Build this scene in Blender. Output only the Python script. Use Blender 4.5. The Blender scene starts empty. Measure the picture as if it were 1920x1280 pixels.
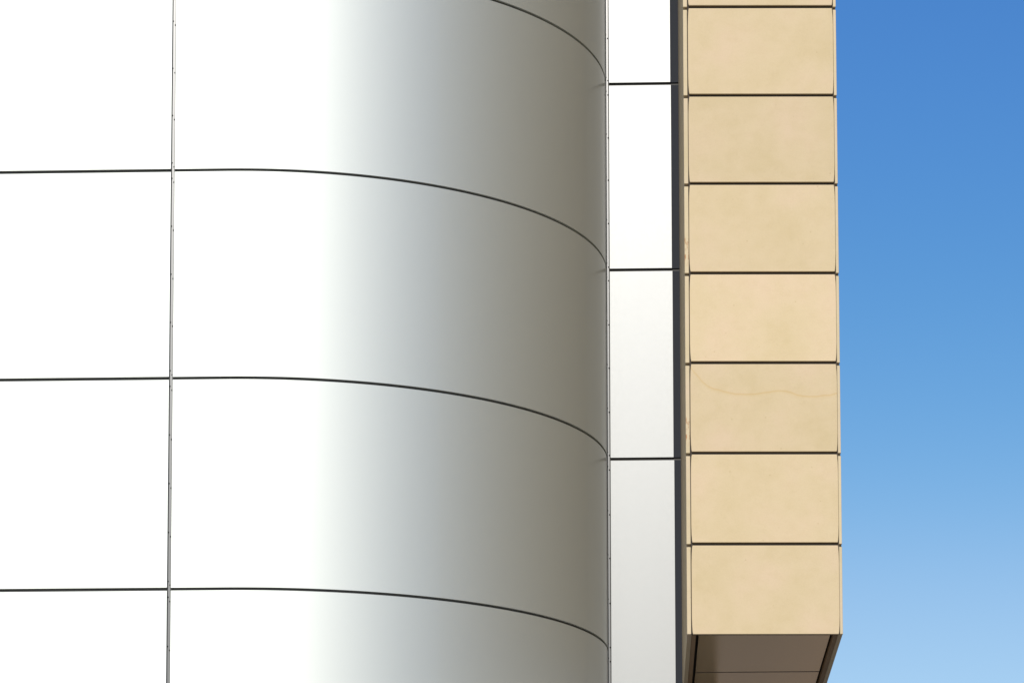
import bpy, bmesh, math, random
from mathutils import Vector, Matrix
random.seed(7)
S = bpy.context.scene
C = S.collection

# ---------------------------------------------------------------- camera
R_ = math.radians
def cam_axes(p, y, r):
    cp, sp, cy, sy, cr, sr = math.cos(p), math.sin(p), math.cos(y), math.sin(y), math.cos(r), math.sin(r)
    right = Vector((cy, -sy, 0)); fwd = Vector((sy*cp, cy*cp, sp)); up = right.cross(fwd)
    return cr*right + sr*up, -sr*right + cr*up, fwd
F_PX, PY = 6604.73, 1622.81
cd = bpy.data.cameras.new('camera')
cam = bpy.data.objects.new('camera', cd); C.objects.link(cam)
rt, up, fw = cam_axes(0.10898, -0.03708, -0.00121)
m = Matrix((rt, up, -fw)).transposed().to_4x4()
m.translation = Vector((0.36702, -19.3296, 1.6))
cam.matrix_world = m
cd.sensor_width = 36.0
cd.lens = F_PX/1920*36
cd.shift_y = (PY-640)/1920
cd.clip_start = 0.1; cd.clip_end = 3000
S.camera = cam

# ---------------------------------------------------------------- sky, sun, exposure
SUN_EL, SUN_AZ = R_(27), R_(-3.5)        # azimuth measured from -Y towards +X
w = bpy.data.worlds.new('World'); S.world = w; w.use_nodes = True
nt = w.node_tree; nt.nodes.clear()
sky = nt.nodes.new('ShaderNodeTexSky'); sky.sky_type = 'NISHITA'; sky.sun_disc = False
sky.sun_elevation = SUN_EL; sky.sun_rotation = math.pi - SUN_AZ
sky.altitude = 0; sky.air_density = 1.0; sky.dust_density = 0.0; sky.ozone_density = 3.0
bg = nt.nodes.new('ShaderNodeBackground'); bg.inputs['Strength'].default_value = 0.05
# photographic colour response for the sky: more contrast in red and green, as through a polariser
dn = nt.nodes.new('ShaderNodeVectorMath'); dn.operation = 'SCALE'; dn.inputs['Scale'].default_value = 0.1
up_ = nt.nodes.new('ShaderNodeVectorMath'); up_.operation = 'SCALE'; up_.inputs['Scale'].default_value = 10.0
cv = nt.nodes.new('ShaderNodeRGBCurve')
for ci, pts in enumerate((((0, 0), (.06, .014), (.17, .069), (.237, .125), (.36, .36), (.6, .62), (1, 1)),
                          ((0, 0), (.12, .085), (.31, .238), (.41, .345), (.595, .605), (.8, .81), (1, 1)),
                          ((0, 0), (.28, .36), (.54, .61), (.67, .70), (.854, .88), (1, 1)))):
    cu = cv.mapping.curves[ci]; cu.points[0].location = pts[0]; cu.points[1].location = pts[-1]
    for p in pts[1:-1]: cu.points.new(*p)
cv.mapping.extend = 'EXTRAPOLATED'; cv.mapping.use_clip = False; cv.mapping.update()
bg.inputs['Strength'].default_value = 0.1
wo = nt.nodes.new('ShaderNodeOutputWorld')
nt.links.new(sky.outputs[0], dn.inputs[0]); nt.links.new(dn.outputs[0], cv.inputs['Color']); nt.links.new(cv.outputs[0], up_.inputs[0]); nt.links.new(up_.outputs[0], bg.inputs[0]); nt.links.new(bg.outputs[0], wo.inputs[0])
ld = bpy.data.lights.new('sun', 'SUN'); ld.energy = 4.5; ld.angle = R_(0.5); ld.color = (1.0, 0.96, 0.9)
sun = bpy.data.objects.new('sun', ld); C.objects.link(sun)
sd = Vector((math.sin(SUN_AZ)*math.cos(SUN_EL), -math.cos(SUN_AZ)*math.cos(SUN_EL), math.sin(SUN_EL)))
sun.rotation_euler = sd.to_track_quat('Z', 'Y').to_euler(); sun.location = sd*60
S.view_settings.view_transform = 'Standard'; S.view_settings.look = 'None'
S.view_settings.exposure = 0.0; S.view_settings.gamma = 1; S.view_settings.use_curve_mapping = False

# ---------------------------------------------------------------- materials
def mat(name, col, rough=0.5, metal=0.0, spec=0.5):
    M = bpy.data.materials.new(name); M.use_nodes = True
    b = M.node_tree.nodes['Principled BSDF']
    b.inputs['Base Color'].default_value = (*col, 1); b.inputs['Roughness'].default_value = rough
    b.inputs['Metallic'].default_value = metal; b.inputs['Specular IOR Level'].default_value = spec
    return M, M.node_tree, b
def N(t, typ, **kw):
    n = t.nodes.new(typ)
    for k, v in kw.items(): setattr(n, k, v)
    return n
def noise(t, scale, detail=3, rough=0.5, coord=None, stretch=None):
    n = N(t, 'ShaderNodeTexNoise'); n.inputs['Scale'].default_value = scale
    n.inputs['Detail'].default_value = detail; n.inputs['Roughness'].default_value = rough
    if coord is not None:
        if stretch:
            mp = N(t, 'ShaderNodeMapping'); mp.inputs['Scale'].default_value = stretch
            t.links.new(coord, mp.inputs['Vector']); coord = mp.outputs[0]
        t.links.new(coord, n.inputs['Vector'])
    return n
def ramp(t, fac, stops):
    r = N(t, 'ShaderNodeValToRGB')
    while len(r.color_ramp.elements) > 1: r.color_ramp.elements.remove(r.color_ramp.elements[-1])
    for i, (p, c) in enumerate(stops):
        e = r.color_ramp.elements[0] if i == 0 else r.color_ramp.elements.new(p)
        e.position = p; e.color = (*c, 1)
    t.links.new(fac, r.inputs[0]); return r

# satin silver coated aluminium sheet
def silver(name, col, rough, metal):
    M, t, b = mat(name, col, rough, metal)
    b.inputs['Coat Weight'].default_value = 0.4; b.inputs['Coat Roughness'].default_value = 0.12
    geo = N(t, 'ShaderNodeNewGeometry')
    n1 = noise(t, 0.9, 2, 0.5, geo.outputs['Position'], (1.6, 1.6, 0.5))
    n2 = noise(t, 60, 3, 0.6, geo.outputs['Position'])
    mr = N(t, 'ShaderNodeMapRange'); mr.inputs['To Min'].default_value = rough-0.015; mr.inputs['To Max'].default_value = rough+0.015
    t.links.new(n2.outputs['Fac'], mr.inputs['Value']); t.links.new(mr.outputs[0], b.inputs['Roughness'])
    bp = N(t, 'ShaderNodeBump'); bp.inputs['Strength'].default_value = 0.2; bp.inputs['Distance'].default_value = 0.005
    t.links.new(n1.outputs['Fac'], bp.inputs['Height']); t.links.new(bp.outputs[0], b.inputs['Normal'])
    return M
M_METAL = silver('silver_panel', (0.622, 0.632, 0.585), 0.655, 0.92)
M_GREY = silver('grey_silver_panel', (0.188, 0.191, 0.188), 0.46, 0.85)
M_REVEAL, t, b = mat('anthracite_trim', (0.019, 0.021, 0.026), 0.7, 0, 0.12)
# bare aluminium jointing strip
M_ALU, t, b = mat('mill_aluminium', (0.08, 0.08, 0.079), 0.36, 0.9)
M_GAP, t, b = mat('joint_backing', (0.055, 0.053, 0.05), 0.8)
M_RIVET, t, b = mat('rivet_metal', (0.012, 0.012, 0.012), 0.9, 0, 0.1)
M_CORE, t, b = mat('dark_substructure', (0.030, 0.020, 0.012), 0.8)

# honed sandstone
def stone(name, tide=False, rust=False, base=(0.517, 0.404, 0.241)):
    M, t, b = mat(name, base, 0.7, 0, 0.3)
    oi = N(t, 'ShaderNodeObjectInfo'); geo = N(t, 'ShaderNodeNewGeometry')
    off = N(t, 'ShaderNodeVectorMath', operation='SCALE'); off.inputs['Scale'].default_value = 37
    cx = N(t, 'ShaderNodeCombineXYZ')
    for i in range(3): t.links.new(oi.outputs['Random'], cx.inputs[i])
    t.links.new(cx.outputs[0], off.inputs[0])
    ad = N(t, 'ShaderNodeVectorMath', operation='ADD')
    t.links.new(geo.outputs['Position'], ad.inputs[0]); t.links.new(off.outputs[0], ad.inputs[1])
    v = ad.outputs[0]
    n1 = noise(t, 3.2, 4, 0.55, v); n2 = noise(t, 13, 3, 0.6, v, (1, 1, 1.25)); n3 = noise(t, 140, 4, 0.7, v)
    r, g, bl = base
    c1 = ramp(t, n1.outputs['Fac'], [(0.30, (r*0.95, g*0.95, bl*0.90)), (0.5, base), (0.72, (r*1.04, g*1.01, bl*1.08))])
    c2 = ramp(t, n2.outputs['Fac'], [(0.32, (0.965, 0.958, 0.93)), (0.5, (0.99, 0.985, 0.98)), (0.62, (1, 1, 1))])
    mx = N(t, 'ShaderNodeMix', data_type='RGBA', blend_type='MULTIPLY'); mx.inputs[0].default_value = 0.8
    t.links.new(c1.outputs[0], mx.inputs[6]); t.links.new(c2.outputs[0], mx.inputs[7])
    hv = N(t, 'ShaderNodeMapRange'); hv.inputs['To Min'].default_value = 0.94; hv.inputs['To Max'].default_value = 1.04
    t.links.new(oi.outputs['Random'], hv.inputs['Value'])
    sc = N(t, 'ShaderNodeVectorMath', operation='SCALE')
    t.links.new(mx.outputs[2], sc.inputs[0]); t.links.new(hv.outputs[0], sc.inputs['Scale'])
    out = sc.outputs[0]
    gr_ = ramp(t, n3.outputs['Fac'], [(0.3, (0.93, 0.92, 0.90)), (0.5, (1, 1, 1)), (0.7, (1.03, 1.03, 1.03))])
    m1 = N(t, 'ShaderNodeMix', data_type='RGBA', blend_type='MULTIPLY'); m1.inputs[0].default_value = 0.6
    t.links.new(out, m1.inputs[6]); t.links.new(gr_.outputs[0], m1.inputs[7]); out = m1.outputs[2]
    # pits: rare small dark specks
    vo = N(t, 'ShaderNodeTexVoronoi'); vo.inputs['Scale'].default_value = 11; t.links.new(v, vo.inputs['Vector'])
    sp = ramp(t, vo.outputs['Distance'], [(0.0, (0.72, 0.66, 0.55)), (0.035, (0.8, 0.76, 0.68)), (0.06, (1, 1, 1))])
    m2 = N(t, 'ShaderNodeMix', data_type='RGBA', blend_type='MULTIPLY'); m2.inputs[0].default_value = 0.55
    t.links.new(out, m2.inputs[6]); t.links.new(sp.outputs[0], m2.inputs[7]); out = m2.outputs[2]
    if tide:       # the wavering water mark across the upper third of one slab (object space, x across, z up)
        tc = N(t, 'ShaderNodeTexCoord'); sx = N(t, 'ShaderNodeSeparateXYZ'); t.links.new(tc.outputs['Object'], sx.inputs[0])
        nw = noise(t, 9, 2, 0.5, tc.outputs['Object'])
        fc = N(t, 'ShaderNodeFloatCurve'); cu = fc.mapping.curves[0]
        pts = [(0, 0.98), (0.05, 0.87), (0.12, 0.755), (0.22, 0.69), (0.37, 0.645), (0.5, 0.67), (0.6, 0.69), (0.72, 0.655), (0.85, 0.635), (1, 0.67)]
        cu.points[0].location = pts[0]; cu.points[1].location = pts[-1]
        for p in pts[1:-1]: cu.points.new(*p)
        fc.mapping.update()
        ux = N(t, 'ShaderNodeMapRange'); ux.inputs['From Min'].default_value = -0.41; ux.inputs['From Max'].default_value = 0.41
        t.links.new(sx.outputs['X'], ux.inputs['Value']); t.links.new(ux.outputs[0], fc.inputs['Value'])
        uz = N(t, 'ShaderNodeMapRange'); uz.inputs['From Min'].default_value = -0.25; uz.inputs['From Max'].default_value = 0.25
        t.links.new(sx.outputs['Z'], uz.inputs['Value'])
        d = N(t, 'ShaderNodeMath', operation='SUBTRACT'); t.links.new(uz.outputs[0], d.inputs[0]); t.links.new(fc.outputs[0], d.inputs[1])
        w1 = N(t, 'ShaderNodeMath', operation='MULTIPLY_ADD'); w1.inputs[1].default_value = 0.05; w1.inputs[2].default_value = -0.025
        t.links.new(nw.outputs['Fac'], w1.inputs[0])
        d2 = N(t, 'ShaderNodeMath', operation='ADD'); t.links.new(d.outputs[0], d2.inputs[0]); t.links.new(w1.outputs[0], d2.inputs[1])
        mp = N(t, 'ShaderNodeMapRange'); mp.inputs['From Min'].default_value = -0.15; mp.inputs['From Max'].default_value = 0.15
        t.links.new(d2.outputs[0], mp.inputs['Value'])
        tr = ramp(t, mp.outputs[0], [(0.36, (1, 1, 1)), (0.46, (0.985, 0.965, 0.90)), (0.50, (0.93, 0.84, 0.66)), (0.53, (1, 0.99, 0.97)), (0.8, (1.0, 1.0, 1.0))])
        m3 = N(t, 'ShaderNodeMix', data_type='RGBA', blend_type='MULTIPLY'); m3.inputs[0].default_value = 1
        t.links.new(out, m3.inputs[6]); t.links.new(tr.outputs[0], m3.inputs[7]); out = m3.outputs[2]
    if rust:       # a short brown run beside the joint, in object space
        tc = N(t, 'ShaderNodeTexCoord'); nz = noise(t, 60, 3, 0.6, tc.outputs['Object'], (1.6, 1, 0.35))
        sx = N(t, 'ShaderNodeSeparateXYZ'); t.links.new(tc.outputs['Object'], sx.inputs[0])
        zb = N(t, 'ShaderNodeMapRange'); zb.inputs['From Min'].default_value = -0.22; zb.inputs['From Max'].default_value = -0.02
        t.links.new(sx.outputs['Z'], zb.inputs['Value'])
        zr = ramp(t, zb.outputs[0], [(0.05, (0, 0, 0)), (0.3, (1, 1, 1)), (0.75, (1, 1, 1)), (1.0, (0, 0, 0))])
        nr = ramp(t, nz.outputs['Fac'], [(0.52, (0, 0, 0)), (0.60, (1, 1, 1))])
        mm = N(t, 'ShaderNodeMath', operation='MULTIPLY'); t.links.new(zr.outputs[0], mm.inputs[0]); t.links.new(nr.outputs[0], mm.inputs[1])
        m4 = N(t, 'ShaderNodeMix', data_type='RGBA', blend_type='MIX'); m4.inputs[7].default_value = (0.34, 0.17, 0.07, 1)
        t.links.new(mm.outputs[0], m4.inputs[0]); t.links.new(out, m4.inputs[6]); out = m4.outputs[2]
    t.links.new(out, b.inputs['Base Color'])
    bp = N(t, 'ShaderNodeBump'); bp.inputs['Strength'].default_value = 0.12; bp.inputs['Distance'].default_value = 0.002
    t.links.new(n3.outputs['Fac'], bp.inputs['Height']); t.links.new(bp.outputs[0], b.inputs['Normal'])
    return M
M_STONE = stone('sandstone'); M_TIDE = stone('sandstone_water_marked', True)
M_EDGE = stone('sandstone_edging', base=(0.51, 0.41, 0.255))
M_SIDE = stone('sandstone_side_darkened', base=(0.35, 0.275, 0.175))  # same sandstone, darkened to weaken the light it bounces onto the curve
M_FRAME = stone('sandstone_frame_shaded', base=(0.18, 0.11, 0.05))  # same sandstone, with the shade of the underside put into its base colour
M_RUST = stone('sandstone_rust_marked', rust=True, base=(0.51, 0.41, 0.255))
M_SOFFIT, t, b = mat('soffit_sheet', (0.95, 0.70, 0.42), 0.2, 0.6, 0.5); b.inputs['Specular Tint'].default_value = (0.88, 0.63, 0.38, 1)
# pale paving
M_GROUND, t, b = mat('paving', (0.25, 0.22, 0.18), 0.85)
geo = N(t, 'ShaderNodeNewGeometry'); n1 = noise(t, 0.35, 6, 0.6, geo.outputs['Position'])
c1 = ramp(t, n1.outputs['Fac'], [(0.3, (0.28, 0.245, 0.195)), (0.7, (0.37, 0.33, 0.27))]); t.links.new(c1.outputs[0], b.inputs['Base Color'])

# ---------------------------------------------------------------- helpers
def link(name, me, M, parent=None, label=None):
    o = bpy.data.objects.new(name, me); C.objects.link(o)
    if M and not me.materials: me.materials.append(M)
    if parent: o.parent = parent
    if label: o['label'] = label
    return o
def thing(name, label, cat, loc=(0, 0, 0)):
    o = bpy.data.objects.new(name, None); C.objects.link(o); o.location = loc
    o['label'] = label; o['category'] = cat; return o
def add_box(bm, a, bb, bevel=0.0):
    x0, y0, z0 = a; x1, y1, z1 = bb
    vs = [bm.verts.new(p) for p in ((x0,y0,z0),(x1,y0,z0),(x1,y1,z0),(x0,y1,z0),(x0,y0,z1),(x1,y0,z1),(x1,y1,z1),(x0,y1,z1))]
    fs = [bm.faces.new([vs[i] for i in q]) for q in ((0,3,2,1),(4,5,6,7),(0,1,5,4),(1,2,6,5),(2,3,7,6),(3,0,4,7))]
    if bevel:
        es = list({e for f in fs for e in f.edges})
        bmesh.ops.bevel(bm, geom=es, offset=bevel, segments=1, affect='EDGES')
def done(bm, name='mesh'):
    bmesh.ops.recalc_face_normals(bm, faces=bm.faces)
    me = bpy.data.meshes.new(name); bm.to_mesh(me); bm.free(); return me
def box_obj(name, a, bb, M, parent, bevel=0.0, label=None):
    ctr = Vector([(p+q)/2 for p, q in zip(a, bb)])
    bm = bmesh.new(); add_box(bm, Vector(a)-ctr, Vector(bb)-ctr, bevel)
    o = link(name, done(bm, name), M, parent, label)
    o.location = ctr - (parent.location if parent else Vector((0, 0, 0)))
    return o
def rivets(points, normal_axis, parent, ploc, r=0.005):
    bm = bmesh.new()
    for p in points:
        q = bmesh.ops.create_cone(bm, cap_ends=True, segments=8, radius1=r, radius2=r*0.75, depth=0.003)
        rot = Matrix.Rotation(R_(90), 4, 'X')
        bmesh.ops.transform(bm, matrix=Matrix.Translation(Vector(p)) @ rot, verts=q['verts'])
    o = link('rivets', done(bm, 'rivets'), M_RIVET, parent); o['kind'] = 'stuff'
    o.location = -Vector(ploc)
    return o

# ---------------------------------------------------------------- ground
g = 900
bm = bmesh.new(); vs = [bm.verts.new(p) for p in ((-g,-g,0),(g,-g,0),(g,g,0),(-g,g,0))]; bm.faces.new(vs)
gr = link('ground', done(bm, 'ground'), M_GROUND); gr['kind'] = 'structure'

# ---------------------------------------------------------------- silver wing: flat front turning through a quarter circle
RR, XT, XS = 2.1423, -1.97682, -2.26821          # radius, tangent point, vertical seam
XE = XT + RR                                    # inner corner
ZJ = [11.29, 10.086, 8.8838, 7.6885, 6.4869, 5.2840, 4.0805, 2.877, 1.6735, 0.47]
GAP = 0.0165; TH = 0.016
wing = thing('curved_wing', 'white and silver metal clad building wing whose flat front curves away to the right', 'building', (XS, 0, 0))
wl = wing.location
def curved_panel(z0, z1, xa):
    """sheet from xa along the front, round the quarter circle to the inner corner"""
    bm = bmesh.new(); n = 72; prof = [(xa, 0.0)]
    for i in range(n+1):
        th = math.pi/2*0.9995*i/n; prof.append((XT + RR*math.sin(th), RR - RR*math.cos(th)))
    inn = [(xa, TH)]
    for i in range(n+1):
        th = math.pi/2*0.9995*i/n; inn.append((XT + (RR-TH)*math.sin(th), RR - (RR-TH)*math.cos(th)))
    bv = 0.0015
    def ring(pts, z): return [bm.verts.new((x, y, z)) for x, y in pts]
    a0, a1 = ring(prof, z0), ring(prof, z1); b0, b1 = ring(inn, z0), ring(inn, z1)
    for i in range(len(prof)-1):
        f = bm.faces.new((a0[i], a0[i+1], a1[i+1], a1[i])); f.smooth = True
        f = bm.faces.new((b0[i+1], b0[i], b1[i], b1[i+1])); f.smooth = True
        bm.faces.new((a0[i+1], a0[i], b0[i], b0[i+1])); bm.faces.new((a1[i], a1[i+1], b1[i+1], b1[i]))
    bm.faces.new((a0[0], a1[0], b1[0], b0[0])); bm.faces.new((a0[-1], b0[-1], b1[-1], a1[-1]))
    for e in bm.edges:
        if len(e.link_faces) == 2 and e.link_faces[0].smooth != e.link_faces[1].smooth: e.smooth = False
    return done(bm, 'curved_panel')
HALF = 0.0105                                   # half width of the vertical joint
for k in range(len(ZJ)-1):
    z1, z0 = ZJ[k]-GAP/2, ZJ[k+1]+GAP/2
    o = link('curved_panel', curved_panel(z0, z1, XS+HALF), M_METAL, wing)
    o.location = -wl + Vector((0, random.uniform(-.0012, .0012), 0))
    xr = XS-HALF
    for q in range(3):
        xl = xr-2.38
        box_obj('flat_panel', (xl, 0, z0), (xr, TH, z1), M_METAL, wing, 0.0015)
        xr = xl-2*HALF
# backing and jointing strips
def backing():
    bm = bmesh.new(); d = 0.018; n = 72
    prof = [(XS-7.2, d)] + [(XT+(RR-d)*math.sin(math.pi/2*i/n), RR-(RR-d)*math.cos(math.pi/2*i/n)) for i in range(n+1)]
    prof += [(XE-d, 8.0), (XS-7.2, 8.0)]
    lo = [bm.verts.new((x, y, 0.0)) for x, y in prof]; hi = [bm.verts.new((x, y, 11.2)) for x, y in prof]
    m_ = len(prof)
    for i in range(m_): bm.faces.new((lo[i], lo[(i+1) % m_], hi[(i+1) % m_], hi[i]))
    bm.faces.new(hi); bm.faces.new(lo[::-1]); return done(bm, 'core')
o = link('core', backing(), M_GAP, wing); o.location = -wl
def joint(x, y, parent, ploc, zs, right_only=False):
    s = box_obj('joint_strip', (x-0.0065, y+0.005, zs[-1]), (x+0.0085, y+0.0165, zs[0]), M_ALU, parent, 0.001)
    pts = []
    for k in range(len(zs)-1):
        h = zs[k]-zs[k+1]
        for i in range(5):
            z = zs[k+1]+0.045+(h-0.09)*i/4
            pts.append((x-0.0062+random.uniform(-.0006, .0006), y+0.0035, z)); pts.append((x+0.0066, y+0.0035, z-0.024+random.uniform(-.003, .003)))
    rv = rivets(pts, 'Y', s, ploc); rv.location = -Vector(s.location)-Vector(ploc)
    return s
joint(XS, 0, wing, wl, ZJ)
for q in (1, 2): joint(XS-q*(2.38+2*HALF), 0, wing, wl, ZJ)
box_obj('coping', (XS-7.2, -0.03, 11.292), (XT, 0.4, 11.34), M_METAL, wing, 0.004)
box_obj('plinth', (XS-7.2, 0.01, 0.0), (XT, 0.0175, 0.46), M_GAP, wing)

# ---------------------------------------------------------------- recessed flat wall behind
wall = thing('recessed_wall', 'narrow flat white metal wall set back between the curved wing and the beige tower', 'wall', (XE, RR, 0))
ll = wall.location
XW0, XR, XW1 = XE+0.019, 0.575, 0.84
ZW = [11.29, 10.086, 8.8838, 7.6885, 6.4869, 2.877, 0.47]
for k in range(len(ZW)-1):
    XR = (0.572, 0.572, 0.575, 0.578, 0.582, 0.589)[k]
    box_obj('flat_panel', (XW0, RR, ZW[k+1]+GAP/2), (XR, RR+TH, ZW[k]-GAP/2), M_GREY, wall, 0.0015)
    box_obj('dark_reveal', (XR+0.0005, RR+0.006, ZW[k+1]+GAP/2), (XW1-TH-0.002, RR+TH, ZW[k]-GAP/2), M_REVEAL, wall, 0.001)
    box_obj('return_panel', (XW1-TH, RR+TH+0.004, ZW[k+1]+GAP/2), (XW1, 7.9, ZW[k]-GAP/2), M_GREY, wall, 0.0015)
box_obj('core', (XE-0.017, RR+0.018, 0.0), (XW1-0.034, 7.95, 11.2), M_GAP, wall)
joint(XE+0.0072, RR-0.004, wall, ll, ZJ)

# ---------------------------------------------------------------- beige stone tower
X0, X1, YB = 0.621, 1.4724, -0.30
BZ = [11.03, 10.524, 10.016, 9.508, 9.0015, 8.4944, 7.9866, 7.4829, 6.9747, 6.4689, 5.9618, 5.4544, 4.9544]
tower = thing('stone_tower', 'tall beige sandstone clad box tower overhanging beside the blue sky', 'tower', (X0, YB, 0))
tl = tower.location; SHEAR = 0.038; JG = 0.0168; DEP = 6.3
def sheared(o):
    for v in o.data.vertices:
        wx = v.co.x + o.location.x
        v.co.y += SHEAR*wx*max(0.0, 1-(v.co.y+o.location.y)/1.0)
    return o
LW, RW = 0.0225, 0.0155
def slab_mesh(xa, xb, z0, z1, bow):
    """front slab whose side arrises are eased back near the corners, as in the spiky gaps of the photo"""
    bm = bmesh.new(); T = 0.018; zs = [z0, z0+0.012, z0+0.045, z0+0.10, (z0+z1)/2, z1-0.10, z1-0.045, z1-0.012, z1]
    ins = [0.0042*bow, 0.0026*bow, 0.0010*bow, 0, 0, 0, 0.0010*bow, 0.0026*bow, 0.0042*bow]
    fr, bk = [], []
    for z, i in zip(zs, ins):
        fr.append([bm.verts.new((xa+i, 0, z)), bm.verts.new((xb-i, 0, z))]); bk.append([bm.verts.new((xa+i, T, z)), bm.verts.new((xb-i, T, z))])
    for k in range(len(zs)-1):
        bm.faces.new((fr[k][0], fr[k][1], fr[k+1][1], fr[k+1][0])); bm.faces.new((bk[k][1], bk[k][0], bk[k+1][0], bk[k+1][1]))
        bm.faces.new((fr[k][0], fr[k+1][0], bk[k+1][0], bk[k][0])); bm.faces.new((fr[k][1], bk[k][1], bk[k+1][1], fr[k+1][1]))
    bm.faces.new((fr[0][0], bk[0][0], bk[0][1], fr[0][1])); bm.faces.new((fr[-1][0], fr[-1][1], bk[-1][1], bk[-1][0]))
    bmesh.ops.recalc_face_normals(bm, faces=bm.faces)
    es = [e for e in bm.edges if len(e.link_faces) == 2 and e.calc_face_angle(0) > 1.2 and all(abs(v.co.y) < 1e-6 for v in e.verts)]
    bmesh.ops.bevel(bm, geom=es, offset=0.0016, segments=1, affect='EDGES')
    return done(bm, 'front_slab')
for k in range(len(BZ)-1):
    last = k == len(BZ)-2
    z1, z0 = BZ[k]-JG/2, BZ[k+1]+(0 if last else JG/2)
    zc = (z0+z1)/2; xc = (X0+LW+0.0036+X1-RW-0.0011)/2
    tide = k == 9
    wobble = random.uniform(-0.0012, 0.0012)
    o = link('front_slab', slab_mesh(X0+LW+0.0036-xc, X1-RW-0.0011-xc, z0-zc, z1-zc, 1.5), M_TIDE if tide else M_STONE, tower,
             'sandstone slab crossed by a wavering yellowish water mark' if tide else None)
    o.location = Vector((xc, YB+wobble, zc)) - tl; sheared(o)
    dz = -0.0085
    zb = z0 + (0 if last else dz)
    sheared(box_obj('corner_strip', (X0, YB+0.001, zb), (X0+LW+random.uniform(-.0012, .0006), YB+0.03, z1+dz), M_RUST if k in (7, 9) else M_EDGE, tower, 0.0015,
            'corner strip with a rusty stain' if k in (7, 9) else None))
    sheared(box_obj('corner_strip', (X1-RW, YB+0.001, zb), (X1, YB+0.03, z1+dz), M_EDGE, tower, 0.0015))
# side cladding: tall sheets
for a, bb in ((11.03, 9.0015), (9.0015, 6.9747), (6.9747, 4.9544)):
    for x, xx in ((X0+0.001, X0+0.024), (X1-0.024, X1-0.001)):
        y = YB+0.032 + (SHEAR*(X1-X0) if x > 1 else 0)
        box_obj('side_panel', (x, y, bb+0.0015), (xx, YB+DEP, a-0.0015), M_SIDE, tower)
box_obj('core', (X0+0.026, YB+0.095, 4.9544+0.06), (X1-0.026, YB+DEP, 11.0), M_CORE, tower)
# back of the front joints
sheared(box_obj('joint_backing', (X0+0.0235, YB+0.0185, 4.9564), (X1-0.0165, YB+0.05, 11.0), M_CORE, tower))
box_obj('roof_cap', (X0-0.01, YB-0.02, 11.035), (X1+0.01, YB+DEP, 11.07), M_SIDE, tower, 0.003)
# underside: stone edging and recessed sheets
YJ = [YB+0.062, YB+1.42, YB+2.85, YB+4.3, YB+DEP]
ZB = 4.9544
for k in range(4):
    a, bb = YJ[k]+0.0105, YJ[k+1]-0.0105
    box_obj('soffit_panel', (X0+0.066, a + (0.034 if k == 0 else 0), ZB+0.022), (X1-0.062, bb, ZB+0.034), M_SOFFIT, tower)
for y in YJ[1:4]:
    box_obj('soffit_gasket', (X0+0.067, y-0.01, ZB+0.0212), (X1-0.063, y+0.01, ZB+0.036), M_CORE, tower)
YL = [YB+0.048, YB+1.37, YB+2.8, YB+4.3, YB+DEP]; YR = [YB+0.082, YB+0.66, YB+2.1, YB+3.9, YB+DEP]
for k in range(4):
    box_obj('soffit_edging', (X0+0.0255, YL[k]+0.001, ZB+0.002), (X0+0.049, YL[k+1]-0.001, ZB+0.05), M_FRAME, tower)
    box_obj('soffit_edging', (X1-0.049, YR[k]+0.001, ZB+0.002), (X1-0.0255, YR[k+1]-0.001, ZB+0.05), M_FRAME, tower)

S.render.engine = 'CYCLES'
S.cycles.max_bounces = 8; S.cycles.diffuse_bounces = 5; S.cycles.glossy_bounces = 6
